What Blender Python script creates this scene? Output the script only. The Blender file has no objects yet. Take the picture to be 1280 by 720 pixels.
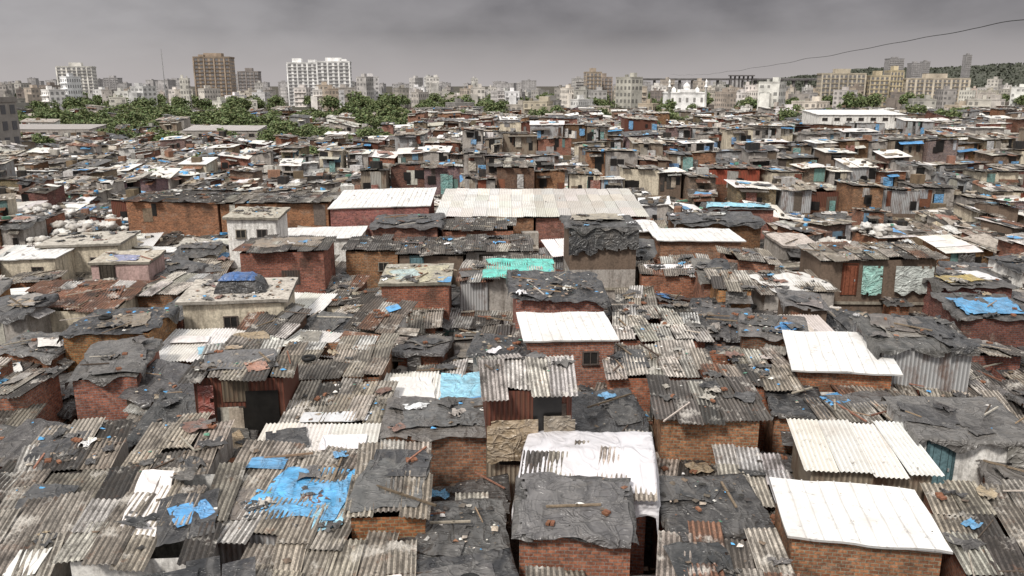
import bpy, math, random
from mathutils import Vector, noise
R = random.Random(11)
scene = bpy.context.scene
coll = scene.collection
cos, sin, pi = math.cos, math.sin, math.pi

# ------------------------------------------------------------------ materials
def setin(nt, sock, v):
    if isinstance(v, bpy.types.NodeSocket): nt.links.new(v, sock)
    elif isinstance(v, (tuple, list)):
        sock.default_value = tuple(v) + (1.0,) if len(v) == 3 and sock.type == 'RGBA' else tuple(v)
    else: sock.default_value = v
def mixc(nt, fac, a, b, blend='MIX'):
    m = nt.nodes.new('ShaderNodeMix'); m.data_type = 'RGBA'; m.blend_type = blend
    setin(nt, m.inputs[0], fac); setin(nt, m.inputs[6], a); setin(nt, m.inputs[7], b)
    return m.outputs[2]
def nz(nt, vec, scale, detail=4, rough=.6, dist=0.0):
    n = nt.nodes.new('ShaderNodeTexNoise'); setin(nt, n.inputs['Vector'], vec)
    n.inputs['Scale'].default_value = scale; n.inputs['Detail'].default_value = detail
    n.inputs['Roughness'].default_value = rough; n.inputs['Distortion'].default_value = dist
    return n.outputs['Fac']
def rng_(nt, v, a, b, c=0.0, d=1.0):
    m = nt.nodes.new('ShaderNodeMapRange'); setin(nt, m.inputs[0], v)
    for i, x in enumerate((a, b, c, d)): m.inputs[i+1].default_value = x
    return m.outputs[0]
def mth(nt, op, a, b=0.0):
    m = nt.nodes.new('ShaderNodeMath'); m.operation = op
    setin(nt, m.inputs[0], a); setin(nt, m.inputs[1], b); return m.outputs[0]
def vscale(nt, v, s):
    m = nt.nodes.new('ShaderNodeVectorMath'); m.operation = 'MULTIPLY'
    setin(nt, m.inputs[0], v); m.inputs[1].default_value = s; return m.outputs[0]
def vadd(nt, v, s):
    m = nt.nodes.new('ShaderNodeVectorMath'); m.operation = 'ADD'
    setin(nt, m.inputs[0], v); setin(nt, m.inputs[1], s); return m.outputs[0]
def base(name, rough=.8, spec=.3):
    m = bpy.data.materials.new(name); m.use_nodes = True; nt = m.node_tree
    b = nt.nodes['Principled BSDF']; b.inputs['Roughness'].default_value = rough
    b.inputs['Specular IOR Level'].default_value = spec
    pos = nt.nodes.new('ShaderNodeNewGeometry').outputs['Position']
    a = nt.nodes.new('ShaderNodeAttribute'); a.attribute_name = 'Col'
    uv = nt.nodes.new('ShaderNodeUVMap').outputs[0]
    return m, nt, b, pos, a.outputs['Color'], uv
def bump(nt, b, h, dist, strength=1.0):
    n = nt.nodes.new('ShaderNodeBump'); n.inputs['Distance'].default_value = dist
    n.inputs['Strength'].default_value = strength
    setin(nt, n.inputs['Height'], h); nt.links.new(n.outputs[0], b.inputs['Normal'])
def crease(nt, v, power):   # thin sharp ridges where the noise crosses its middle value
    a = mth(nt, 'ABSOLUTE', mth(nt, 'MULTIPLY', mth(nt, 'SUBTRACT', v, .5), 5.0))
    return mth(nt, 'POWER', mth(nt, 'MAXIMUM', mth(nt, 'SUBTRACT', 1.0, a), 0.0), power)
M = {}
m, nt, b, pos, col, uv = base('corrugated_sheet', .65, .35)
c = mixc(nt, rng_(nt, nz(nt, vadd(nt, vscale(nt, uv, (6, .7, 1)), pos), .9, 5, .65), .38, .72, 0, .7), col, (.065, .052, .041))
c = mixc(nt, rng_(nt, nz(nt, pos, .8, 7, .7), .49, .65, 0, .82), c, (.032, .027, .023))
c = mixc(nt, rng_(nt, nz(nt, pos, 1.9, 5, .7), .59, .71, 0, .5), c, (.2, .09, .045))
c = mixc(nt, rng_(nt, nz(nt, vadd(nt, pos, (40, 9, 3)), 1.2, 6, .7), .56, .66, 0, .65), c, (.64, .6, .54))
c = mixc(nt, 1.0, c, rng_(nt, nz(nt, pos, 17, 4, .7), .3, .7, .5, 1.45), 'MULTIPLY')
setin(nt, b.inputs['Base Color'], c); bump(nt, b, nz(nt, pos, 14, 4), .02)
M['corr'] = m
m, nt, b, pos, col, uv = base('painted_sheet', .5, .35)
c = mixc(nt, rng_(nt, nz(nt, pos, .7, 6, .7), .46, .76, 0, .55), col, (.42, .36, .3))
c = mixc(nt, rng_(nt, nz(nt, vscale(nt, pos, (1, 1, .3)), 4, 6, .75), .57, .71, 0, .7), c, (.12, .095, .075))
setin(nt, b.inputs['Base Color'], c); bump(nt, b, nz(nt, pos, 3, 5), .05)
M['sheet'] = m
m, nt, b, pos, col, uv = base('tarpaulin_plastic', .4, .5)
cr1 = crease(nt, nz(nt, vscale(nt, pos, (1, .5, 1)), 1.5, 2, .5, 1.0), 2.0)
cr2 = crease(nt, nz(nt, vadd(nt, vscale(nt, pos, (.5, 1, 1)), (5, 3, 1)), 2.8, 2, .5, 1.2), 3.0)
c = mixc(nt, 1.0, col, rng_(nt, nz(nt, pos, 2.0, 3, .6), .3, .7, .65, 1.35), 'MULTIPLY')
c = mixc(nt, rng_(nt, nz(nt, pos, .9, 7, .75), .55, .73, 0, .5), c, (.22, .185, .15))
c = mixc(nt, rng_(nt, nz(nt, pos, 5.1, 7, .8), .66, .76, 0, .3), c, (.36, .31, .26))
c = mixc(nt, mth(nt, 'MULTIPLY', cr1, .2), c, (.4, .38, .36))  # crease highlights painted in as a lighter colour
setin(nt, b.inputs['Base Color'], c)
setin(nt, b.inputs['Roughness'], rng_(nt, nz(nt, pos, 1.4, 3), .3, .7, .24, .5))
bump(nt, b, mth(nt, 'ADD', cr1, mth(nt, 'MULTIPLY', cr2, .5)), .06)
M['tarp'] = m
m, nt, b, pos, col, uv = base('pale_cloth_sheet', .6, .3)
f1 = crease(nt, nz(nt, vscale(nt, pos, (1, .4, 1)), 1.3, 2, .5, 1.0), 1.5)
c = mixc(nt, rng_(nt, nz(nt, pos, .8, 5, .65), .52, .8, 0, .5), col, (.38, .34, .31))
c = mixc(nt, mth(nt, 'MULTIPLY', f1, .22), c, (.32, .3, .3))
setin(nt, b.inputs['Base Color'], c); bump(nt, b, f1, .05)
M['cloth'] = m
m, nt, b, pos, col, uv = base('brick_masonry', .9, .15)
bt = nt.nodes.new('ShaderNodeTexBrick'); nt.links.new(uv, bt.inputs['Vector'])
bt.inputs['Color1'].default_value = (.42, .165, .085, 1); bt.inputs['Color2'].default_value = (.22, .082, .046, 1)
bt.inputs['Mortar'].default_value = (.28, .21, .155, 1)
bt.inputs['Scale'].default_value = 1; bt.inputs['Brick Width'].default_value = .25
bt.inputs['Row Height'].default_value = .11; bt.inputs['Mortar Size'].default_value = .014
bt.inputs['Mortar Smooth'].default_value = .2; bt.inputs['Bias'].default_value = 0
c = mixc(nt, 1.0, bt.outputs['Color'], col, 'MULTIPLY')
c = mixc(nt, rng_(nt, nz(nt, pos, .6, 6, .7), .48, .7, 0, .78), c, (.06, .047, .038))
c = mixc(nt, rng_(nt, nz(nt, pos, 1.3, 6, .7), .57, .7, 0, .5), c, (.32, .27, .22))
c = mixc(nt, 1.0, c, rng_(nt, nz(nt, pos, 9, 5, .75), .3, .7, .45, 1.5), 'MULTIPLY')
setin(nt, b.inputs['Base Color'], c); bump(nt, b, mth(nt, 'MULTIPLY', bt.outputs['Fac'], -1), .02)
M['brick'] = m
m, nt, b, pos, col, uv = base('stained_plaster', .9, .15)
c = mixc(nt, rng_(nt, nz(nt, vscale(nt, pos, (1, 1, .22)), 2.6, 6, .7), .46, .74, 0, .8), col, (.09, .07, .055))
c = mixc(nt, rng_(nt, nz(nt, pos, 1.1, 6, .7), .6, .72, 0, .5), c, (.27, .15, .1))
c = mixc(nt, 1.0, c, rng_(nt, nz(nt, pos, 8, 5, .7), .3, .7, .65, 1.3), 'MULTIPLY')
setin(nt, b.inputs['Base Color'], c)
M['paint'] = m
m, nt, b, pos, col, uv = base('corrugated_wall_metal', .6, .3)
sx = nt.nodes.new('ShaderNodeSeparateXYZ'); nt.links.new(uv, sx.inputs[0])
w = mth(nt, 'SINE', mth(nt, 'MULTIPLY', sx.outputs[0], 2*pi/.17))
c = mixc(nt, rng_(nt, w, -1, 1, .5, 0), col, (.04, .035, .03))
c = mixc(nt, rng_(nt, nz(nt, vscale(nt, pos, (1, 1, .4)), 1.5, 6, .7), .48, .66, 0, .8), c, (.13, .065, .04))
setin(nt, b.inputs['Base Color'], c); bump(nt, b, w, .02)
M['metal'] = m
def simple(name, key, rough=.8, spec=.2, nscale=6):
    m, nt, b, pos, col, uv = base(name, rough, spec)
    c = mixc(nt, 1.0, col, rng_(nt, nz(nt, pos, nscale, 5, .7), .3, .7, .6, 1.4), 'MULTIPLY')
    setin(nt, b.inputs['Base Color'], c); M[key] = m
simple('rubbish_mix', 'bits', .6, .3, 9)
simple('weathered_wood', 'wood', .85, .2, 9)
simple('dark_opening', 'dark', .4, .5, 3)
simple('leaves', 'leaf', .75, .2, .6)
simple('bark', 'bark', .9, .1, 5)
simple('rubber', 'rubber', .7, .3, 8)
simple('far_facade', 'far', .9, .1, .15)
simple('fired_clay', 'clay', .9, .1, 14)
m, nt, b, pos, col, uv = base('mud_ground', .9, .2)
c = mixc(nt, rng_(nt, nz(nt, pos, .6, 8, .7), .35, .65), (.04, .032, .025), (.11, .088, .07))
c = mixc(nt, rng_(nt, nz(nt, pos, .01, 5, .6), .45, .6, 0, .8), c, (.06, .07, .045))
setin(nt, b.inputs['Base Color'], c); bump(nt, b, nz(nt, pos, 5, 6), .1); M['ground'] = m
m, nt, b, pos, col, uv = base('hill_scrub', .95, .1)
c = mixc(nt, rng_(nt, nz(nt, pos, .03, 8, .7), .35, .65), (.07, .078, .06), (.12, .12, .1))
setin(nt, b.inputs['Base Color'], c); M['hill'] = m

# ------------------------------------------------------------------ mesh builder
class MB:
    def __init__(s): s.v = []; s.f = []; s.c = []; s.u = []; s.m = []; s.s = []; s.keys = []; s.t = (0, 0, 0, 1)
    def T(s, x, y, r=0): s.t = (x, y, sin(r), cos(r))
    def a(s, p):
        X, Y, S, C = s.t
        s.v.append((X+p[0]*C-p[1]*S, Y+p[0]*S+p[1]*C, p[2])); return len(s.v)-1
    def k(s, key):
        if key not in s.keys: s.keys.append(key)
        return s.keys.index(key)
    def face(s, idx, col, key, uvs=None, sm=False):
        s.f.append(idx); s.c.append(col); s.m.append(s.k(key)); s.s.append(sm)
        s.u.append(uvs or [(0, 0)]*len(idx))
    def poly(s, pts, col, key, uvs=None):
        s.face([s.a(p) for p in pts], col, key, uvs)
    def box(s, x, y, z, sx, sy, sz, col, key, r=0, tilt=0):
        C, S = cos(r), sin(r); ids = []
        for dz in (-.5, .5):
            for dx, dy in ((-.5, -.5), (.5, -.5), (.5, .5), (-.5, .5)):
                lx, ly = dx*sx, dy*sy
                ids.append(s.a((x+lx*C-ly*S, y+lx*S+ly*C, z+dz*sz+tilt*lx)))
        for q, (a_, b_) in (((0, 3, 2, 1), (sx, sy)), ((4, 5, 6, 7), (sx, sy)), ((0, 1, 5, 4), (sx, sz)), ((1, 2, 6, 5), (sy, sz)), ((2, 3, 7, 6), (sx, sz)), ((3, 0, 4, 7), (sy, sz))):
            s.face([ids[i] for i in q], col, key, [(0, 0), (a_, 0), (a_, b_), (0, b_)])
    def grid(s, nx, ny, fn, col, key, sm=True, drop=0, cf=None):
        st = len(s.v)
        P = [[fn(i/nx, j/ny) for i in range(nx+1)] for j in range(ny+1)]
        for r in P:
            for p in r: s.a(p)
        for j in range(ny):
            for i in range(nx):
                if drop and (i in (0, nx-1) or j in (0, ny-1)) and R.random() < drop: continue
                q = [st+j*(nx+1)+i, st+j*(nx+1)+i+1, st+(j+1)*(nx+1)+i+1, st+(j+1)*(nx+1)+i]
                cc = cf(i, j) if cf else col
                pp = (P[j][i], P[j][i+1], P[j+1][i+1], P[j+1][i])
                s.face(q, cc, key, [(p[0], p[1]) for p in pp], sm)
    def lathe(s, x, y, prof, n, col, key):
        st = len(s.v)
        for r, z in prof:
            for i in range(n):
                a = 2*pi*i/n; s.a((x+r*cos(a), y+r*sin(a), z))
        for j in range(len(prof)-1):
            for i in range(n):
                k = (i+1) % n
                s.face([st+j*n+i, st+j*n+k, st+(j+1)*n+k, st+(j+1)*n+i], col, key, None, True)
    def mesh(s, name):
        me = bpy.data.meshes.new(name); me.from_pydata(s.v, [], s.f)
        for k in s.keys: me.materials.append(M[k])
        uv = me.uv_layers.new(name='UVMap')
        uv.data.foreach_set('uv', [x for f in s.u for p in f for x in p])
        ca = me.color_attributes.new('Col', 'FLOAT_COLOR', 'CORNER')
        fl = []
        for c, f in zip(s.c, s.f): fl.extend([c[0], c[1], c[2], 1.0]*len(f))
        ca.data.foreach_set('color', fl)
        me.polygons.foreach_set('material_index', s.m)
        me.polygons.foreach_set('use_smooth', s.s)
        me.update(); return me
def obj(name, me, parent=None, loc=(0, 0, 0), rz=0, label=None, cat=None, group=None, kind=None, scale=None):
    o = bpy.data.objects.new(name, me); coll.objects.link(o)
    o.location = loc; o.rotation_euler = (0, 0, rz)
    if scale: o.scale = scale
    if parent: o.parent = parent
    if label: o['label'] = label
    if cat: o['category'] = cat
    if group: o['group'] = group
    if kind: o['kind'] = kind
    return o
def mul(c, k): return (c[0]*k, c[1]*k, c[2]*k)
def jit(c, a=.15):
    k = R.uniform(1-a, 1+a); return (c[0]*k*R.uniform(.96, 1.04), c[1]*k, c[2]*k*R.uniform(.95, 1.05))

# ------------------------------------------------------------------ houses
WALL = {'brick': ('brick', (1, 1, 1)), 'darkbrick': ('brick', (.55, .6, .62)), 'greybrick': ('brick', (.75, 1.1, 1.4)), 'cream': ('paint', (.62, .55, .43)), 'grey': ('paint', (.38, .35, .32)),
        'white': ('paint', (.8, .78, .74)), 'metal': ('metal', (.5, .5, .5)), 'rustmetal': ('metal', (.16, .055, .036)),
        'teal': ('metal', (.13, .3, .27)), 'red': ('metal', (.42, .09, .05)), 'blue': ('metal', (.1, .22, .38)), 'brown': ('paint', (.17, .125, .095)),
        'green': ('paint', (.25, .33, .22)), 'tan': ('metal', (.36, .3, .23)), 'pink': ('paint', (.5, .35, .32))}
WORD = {'brick': 'red brick', 'darkbrick': 'sooty dark brick', 'greybrick': 'grey brown brick', 'cream': 'cream plastered', 'grey': 'grey cement', 'white': 'whitewashed', 'metal': 'grey corrugated metal',
        'rustmetal': 'rusty maroon sheet metal', 'teal': 'teal painted metal', 'red': 'dull red painted metal', 'blue': 'blue painted metal', 'brown': 'brown boarded', 'green': 'pale green plastered', 'tan': 'tan sheet metal', 'pink': 'faded pink plastered'}
RWORD = {'tar': 'wrinkled black tar sheet roof', 'corr': 'stained corrugated roof', 'light': 'pale corrugated sheet roof', 'white': 'bright white sheet roof',
         'rust': 'rusty corrugated roof', 'slab': 'flat cement slab roof', 'dark': 'dark corrugated roof', 'mix': 'patchwork roof of mixed sheets'}
CORR = {'corr': (.44, .385, .32), 'light': (.82, .795, .75), 'rust': (.3, .14, .085), 'dark': (.15, .135, .12), 'mix': (.38, .335, .28)}
TARC = [(.03, .03, .032), (.045, .043, .043), (.065, .061, .058), (.024, .024, .026), (.12, .11, .102), (.055, .051, .049)]
BLUES = [(.09, .33, .64), (.16, .45, .74), (.05, .2, .45), (.3, .57, .76)]
PAN = [(.22, .09, .055), (.13, .22, .3), (.42, .37, .3), (.6, .57, .51), (.1, .08, .07), (.2, .15, .11), (.14, .24, .22), (.3, .28, .25), (.4, .41, .41), (.2, .07, .045), (.15, .12, .1), (.34, .35, .36), (.06, .055, .05), (.65, .63, .6)]
def mkH(x, y, w, d, zf, zb, rot=0, wall='brick', roof='corr', **k):
    s = dict(x=x, y=y, w=w, d=d, zf=zf, zb=zb, rot=math.radians(rot), wall=wall, roof=roof, rid=k.get('rid', 0), tarps=k.get('tarps', []), hang=k.get('hang', []), pan=k.get('pan', 0), awn=k.get('awn', 0), clean=k.get('clean', 0),
             open=k.get('open', []), wall2=k.get('wall2'), zs=k.get('zs', 2.2), seed=R.uniform(0, 100), tx=k.get('tx', R.gauss(0, .02)), cross=k.get('cross', False), oh=k.get('oh', R.uniform(.12, .32)))
    for q in ('rcol', 'wt'):
        if q in k: s[q] = k[q]
    return s
def Zf(s):
    zf, zb, d, rid, tx = s['zf'], s['zb'], s['d'], s['rid'], s['tx']
    def Z(x, y):
        t = y/d; return zf+(zb-zf)*t+tx*x+(rid*(1-abs(2*t-1)) if rid else 0)
    return Z
def wall_geo(mb, s):
    Z = Zf(s); w, d = s['w']/2, s['d']; o = s['seed']
    key, c0 = WALL[s['wall']]; c = mul(c0, s.get('wt', 1))
    if key == 'brick': c = (c[0], c[1]*R.uniform(.92, 1.2), c[2]*R.uniform(.9, 1.35))
    low = WALL[s['wall2']] if s['wall2'] else (key, c); zs = s['zs'] if s['wall2'] else 0
    def side(pts, uo):
        u = uo
        for (x0, y0), (x1, y1) in zip(pts, pts[1:]):
            L = math.hypot(x1-x0, y1-y0)
            if zs > 0:
                mb.poly([(x0, y0, -.1), (x1, y1, -.1), (x1, y1, zs), (x0, y0, zs)], low[1], low[0], [(u, 0), (u+L, 0), (u+L, zs), (u, zs)])
            za, zb_ = Z(x0, y0), Z(x1, y1)
            z0 = zs if zs > 0 else -.1
            mb.poly([(x0, y0, z0), (x1, y1, z0), (x1, y1, zb_), (x0, y0, za)], c, key, [(u, z0), (u+L, z0), (u+L, zb_), (u, za)])
            u += L
    side([(-w, 0), (w, 0)], o); side([(w, 0), (w, d/2), (w, d)], o+7); side([(w, d), (-w, d)], o+14); side([(-w, d), (-w, d/2), (-w, 0)], o+21)
    for i in range(s['pan']):   # patchwork sheets nailed on the front, plus flat black patches painted as dark openings
        pw = R.uniform(.4, 1.3); px = R.uniform(-w+pw/2, w-pw/2); zt = Z(px, 0)-R.choice([.05, .1, .5, 1.2]); ph = R.uniform(.7, 1.9); yy = -.025-.012*i
        q = R.random(); cc, kk = (jit(R.choice(PAN), .25), R.choice(['paint', 'metal', 'paint'])) if q < .6 else ((.012, .011, .01), 'dark')
        t = R.gauss(0, .03)
        mb.poly([(px-pw/2, yy, zt-ph), (px+pw/2, yy, zt-ph+t), (px+pw/2, yy, zt+t), (px-pw/2, yy, zt)], cc, kk, [(0, 0), (pw, 0), (pw, ph), (0, ph)])
def corr_geo(mb, s, lod, basecol, z0=0.0, key='corr', jc=.3):
    Z = Zf(s); oh = s['oh']; x0, x1, y0, y1 = -s['w']/2-oh, s['w']/2+oh, -oh-.05, s['d']+oh
    cross = s['cross']; clean = s['roof'] == 'light'
    SW = .85 if not clean else 1.1
    if cross: n = max(1, round((y1-y0)/SW)); rows = max(1, round((x1-x0)/1.6)); A0, A1, B0, B1 = y0, y1, x0, x1
    else: n = max(1, round((x1-x0)/SW)); rows = max(1, round((y1-y0)/(1.6 if not clean else 3.2))); A0, A1, B0, B1 = x0, x1, y0, y1
    sw = (A1-A0)/n; rl = (B1-B0)/rows; q_ = .45 if clean else 1.6
    for r in range(rows):
        for i in range(n):
            if not clean and lod < 2 and R.random() < .05: continue
            a0 = A0+i*sw-.04+R.uniform(-.07, .07)*q_; b0 = B0+r*rl-.1+R.uniform(-.2, .2)*q_; L = rl+.22+R.uniform(-.1, .25)*q_; W = sw+.08
            ang = R.gauss(0, .035)*q_; zo = z0+.03*(i % 2)+.045*(rows-r)+R.uniform(0, .05)*q_; tw = R.gauss(0, .025)*q_
            col = jit(basecol, jc)
            q = R.random()
            if s['roof'] == 'mix' and q < .5: col = jit(R.choice([(.12, .11, .1), (.75, .72, .68), (.28, .14, .09), (.2, .18, .16), (.58, .54, .47)]), .2)
            elif key == 'corr' and q < .24: col = jit(R.choice([(.7, .67, .62), (.6, .56, .5), (.26, .13, .08), (.08, .075, .07), (.1, .09, .08), (.06, .055, .05)]), .2)
            per = .15; nw = W/per; spw = 4 if lod == 0 else 2
            def fn(u, v, a0=a0, b0=b0, L=L, W=W, ang=ang, zo=zo, tw=tw, nw=nw):
                a = a0+u*W+ang*(v-.5)*L; b_ = b0+v*L-ang*(u-.5)*W
                X, Y = (b_, a) if cross else (a, b_)
                z = Z(X, min(max(Y, y0-.2), y1+.2))+zo+tw*(u-.5)*W+.06*noise.noise((X*.8+s['seed'], Y*.8, 3))
                if lod < 2: z += .03*cos(2*pi*u*nw)
                return (X, Y, z)
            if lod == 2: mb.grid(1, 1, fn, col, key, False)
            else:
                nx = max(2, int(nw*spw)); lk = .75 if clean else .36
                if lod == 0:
                    lowc = mul(col, lk)  # trough dirt and shade put into the colour so the stripes read
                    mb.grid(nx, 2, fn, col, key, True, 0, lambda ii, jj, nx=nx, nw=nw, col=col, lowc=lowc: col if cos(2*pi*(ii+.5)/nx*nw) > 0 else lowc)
                else: mb.grid(nx, 1, fn, col, key, False, 0, lambda ii, jj, col=col: col if ii % 2 else mul(col, lk+.1))  # every other facet darker in colour, painted trough shade with dirt
def tarp_geo(mb, s, cx, cy, w, l, ang, col, step, zo=.1, tat=.12, am=.42):
    Z = Zf(s); oh = s['oh']; bx, by0, by1 = s['w']/2+oh+.02, -oh-.1, s['d']+oh
    C, S = cos(ang), sin(ang); se = s['seed']+R.uniform(0, 50); fa = R.uniform(0, 3.14); FC, FS = cos(fa), sin(fa)
    nx, ny = max(2, int(w/step)), max(2, int(l/step)); sk = R.gauss(0, .12); key = 'tarp'
    if min(col) > .45: am *= .5; tat = 0; key = 'cloth'
    def fn(u, v):
        ex = 1+.22*noise.noise((v*l*1.0+se, u*2, 1)); ey = 1+.22*noise.noise((u*w*1.0+se, v*2, 2))
        a, b_ = (u-.5)*w*ex+sk*(v-.5)*l, (v-.5)*l*ey
        X, Y = cx+a*C-b_*S, cy+a*S+b_*C; drop = 0
        if abs(X) > bx: e = abs(X)-bx; drop += e*.9; X = math.copysign(bx+.18*e, X)
        if Y < by0: e = by0-Y; drop += e*.9; Y = by0-.18*e
        if Y > by1: e = Y-by1; drop += e*.9; Y = by1+.1*e
        A_, B_ = X*FC+Y*FS, -X*FS+Y*FC
        r = 1-abs(noise.noise((A_*1.3+se, B_*.35, drop)))*2.4
        z = Z(X, Y)+zo+am*(.13*r*abs(r))+.07*noise.noise((X*.8+se, Y*.8, 9))+.012*noise.noise((X*3+se, Y*3, 5))-drop
        if drop > 0: Y -= .12*noise.noise((X*3+se, drop*2, 4)) if Y < 0 else 0
        return (X, Y, z)
    mb.grid(nx, ny, fn, col, key, True, tat*.5)
def hang_geo(mb, s, x0, x1, zt, zb, col, step=.15):
    se = R.uniform(0, 60); nx, ny = max(2, int((x1-x0)/step)), max(2, int((zt-zb)/step))
    mb.grid(nx, ny, lambda u, v: (x0+(x1-x0)*u, -.14-.09*noise.noise((u*(x1-x0)*3+se, v*.7, 1))-.1*v-s['oh']*.3, zt-(zt-zb)*v*(1+.16*noise.noise((u*4+se, 0, 3)))), col, 'tarp', True, .05)
def awning(mb, s, lod):
    Z = Zf(s); w = s['w']; aw = R.uniform(.35, .9)*w; ax = R.uniform(-w/2, w/2-aw); L = R.uniform(.5, 1.0); q = R.random()
    dz = R.choice([.12, .3, .7]); tl = R.uniform(.1, .35); ang = R.gauss(0, .06); front = R.random() < .75
    key, col = ('corr', jit(R.choice([CORR['corr'], CORR['rust'], CORR['dark'], CORR['light']]), .25)) if q < .6 else ('tarp', jit(R.choice(TARC+BLUES[:1]+[(.5, .47, .42)]), .3))
    nx = max(2, int(aw/.15*2)) if lod < 2 and key == 'corr' else max(1, int(aw/.2)) if lod < 2 else 1
    def fn(u, v):
        X = ax+u*aw; wv = .03*(1 if round(u*nx) % 2 else -1) if key == 'corr' and lod < 2 else .07*noise.noise((X*2+s['seed'], v*2, 0))
        if front: return (X+ang*v, .05-v*L-s['oh']*.2, Z(X, 0)-dz-tl*v+wv+ang*u)
        return (w/2+v*L*.8, s['d']*.1+u*s['d']*.7, Z(w/2, s['d']*.4)-dz-.1-tl*v+wv)
    mb.grid(nx, 1 if key == 'corr' else max(1, 3 if lod < 2 else 1), fn, col, key, key == 'tarp', 0, (lambda i, j: col if i % 2 else mul(col, .5)) if key == 'corr' and lod < 2 else None)  # awning corrugations get the same painted trough shade in the colour
def roof_geo(mb, s, lod):
    rt = s['roof']; w, d, oh = s['w'], s['d'], s['oh']; Z = Zf(s)
    for _ in range(s['awn']): awning(mb, s, lod)
    if rt == 'tar':
        col = jit(R.choice(TARC), .25)
        st = (.14 if s['y'] < 36 else .18) if lod == 0 else .4
        if lod < 2:
            tarp_geo(mb, s, 0, d/2, w+2*oh+R.uniform(.1, .6), d+2*oh+R.uniform(.1, .7), R.uniform(-.04, .04), col, st, .05, tat=.1)
            for _ in range(R.choice([0, 1, 2, 3])): tarp_geo(mb, s, R.uniform(-.3, .3)*w, R.uniform(.2, .8)*d, R.uniform(.3, .8)*w, R.uniform(.3, .8)*d, R.uniform(-.6, .6), jit(R.choice(TARC+[(.16, .14, .125), (.22, .2, .18), (.3, .27, .24)]), .4), st, .12)
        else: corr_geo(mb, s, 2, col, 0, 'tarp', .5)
    elif rt in ('white', 'slab'):
        th = .05 if rt == 'white' else .15
        col = s.get('rcol') or ((.84, .83, .81) if rt == 'white' else jit((.5, .46, .4), .2))
        key = 'sheet' if rt == 'white' else 'paint'
        x0, x1, y0, y1 = -w/2-oh, w/2+oh, -oh, d+oh
        n = 1 if lod == 2 else 12; j1, j2 = R.uniform(-.12, .12), R.uniform(-.12, .12)
        def P(u, v):
            X = x0+(x1-x0)*u+j1*v; Y = y0+(y1-y0)*v+j2*u; return (X, Y, Z(X, Y)+th+.07*noise.noise((u*w*.9+s['seed'], v*d*.9, 0))+.03*noise.noise((u*w*2.5+s['seed'], v*d*1.1, 4)))
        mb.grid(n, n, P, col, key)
        for sa in range(4):
            for i in range(n):
                uv = [((i+k)/n, 0) if sa == 0 else (1, (i+k)/n) if sa == 1 else (1-(i+k)/n, 1) if sa == 2 else (0, 1-(i+k)/n) for k in (0, 1)]
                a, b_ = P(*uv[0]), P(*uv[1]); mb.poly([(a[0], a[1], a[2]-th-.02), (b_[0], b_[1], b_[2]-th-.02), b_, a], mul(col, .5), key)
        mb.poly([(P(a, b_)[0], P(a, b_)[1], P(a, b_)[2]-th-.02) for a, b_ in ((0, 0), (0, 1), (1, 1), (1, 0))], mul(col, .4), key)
        if lod < 2 and rt == 'white':
            nn = int(w*2.5)
            for i in range(1, nn):
                mb.grid(1, 12, lambda u, v: (P(i/nn, v)[0]+u*.04, P(i/nn, v)[1], P(i/nn, v)[2]+.03), mul(col, .76), key)
    else:
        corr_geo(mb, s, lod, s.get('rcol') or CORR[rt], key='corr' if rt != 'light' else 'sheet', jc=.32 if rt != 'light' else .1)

H = []
def h(*a, **k): H.append(mkH(*a, **k))
BL, LB, WT, TL = (.1, .36, .68), (.3, .6, .78), (.8, .78, .76), (.13, .58, .5)
BK = (.03, .03, .032); GY = (.1, .096, .094); TN = (.34, .26, .17)
# foreground
h(-9.9, 18.9, 3.4, 4.0, 3.3, 3.7, 8, 'white', 'corr', tarps=[(-.4, 2.4, 1.0, 3.2, .05, WT), (.9, 1.6, 1.6, 2.2, .3, BK), (1.0, 1.7, 1.1, 1.0, .5, BL), (1.5, 1.1, .4, 1.5, .2, WT)])
h(-13.6, 17.8, 2.9, 3.0, 3.0, 3.5, 11, 'grey', 'corr', tarps=[(1.0, .8, .8, 1.0, 0, WT), (-.3, .4, 1.0, 1.0, 0, BL)])
h(-14.6, 21.2, 3.2, 2.2, 3.0, 3.2, 5, 'brick', 'mix', tarps=[(.5, 1, 1.4, 1.4, 0, BK)])
h(-14.7, 24.0, 2.6, 2.8, 3.2, 3.5, 12, 'grey', 'corr', tarps=[(-.5, 1.5, 1.6, 1.6, 0, BK)])
h(-11.2, 23.6, 2.7, 2.9, 3.2, 3.7, 3, 'grey', 'corr', tx=.06)
h(-6.9, 20.4, 4.0, 4.3, 3.1, 3.5, -3, 'metal', 'corr', tarps=[(.6, 1.9, 2.8, 2.7, .03, BL), (-1.2, 3.4, 1.2, .7, .1, BL), (1.5, .9, .9, 1.4, .4, LB), (-1.4, 1.2, .9, 1.8, .1, (.16, .14, .12))], open=[('window', .8, 1.6)])
h(-3.55, 20.7, 2.1, 3.6, 3.5, 3.8, 4, 'brick', 'corr', tarps=[(0, 1.6, 2.1, 2.9, .05, GY), (.2, 2.6, 1.7, 1.6, -.1, BK)])
h(-6.5, 25.2, 4.6, 2.1, 3.1, 3.3, 2, 'brick', 'light', tarps=[(.6, .8, 1.6, 1.0, .1, WT), (-1.4, 1, 1.4, 1.4, .3, BK)])
h(-5.0, 17.0, 4.4, 2.9, 2.5, 3.0, -2, 'brick', 'corr', tarps=[(.6, 1.2, 3, .8, .1, WT)])
h(-1.2, 17.3, 2.8, 2.2, 2.5, 2.8, 12, 'brick', 'tar', tarps=[(0, 1.2, 2, 1.3, .2, GY)])
h(-1.6, 20.0, 2.6, 2.4, 2.7, 2.9, 5, 'brick', 'tar')
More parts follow.
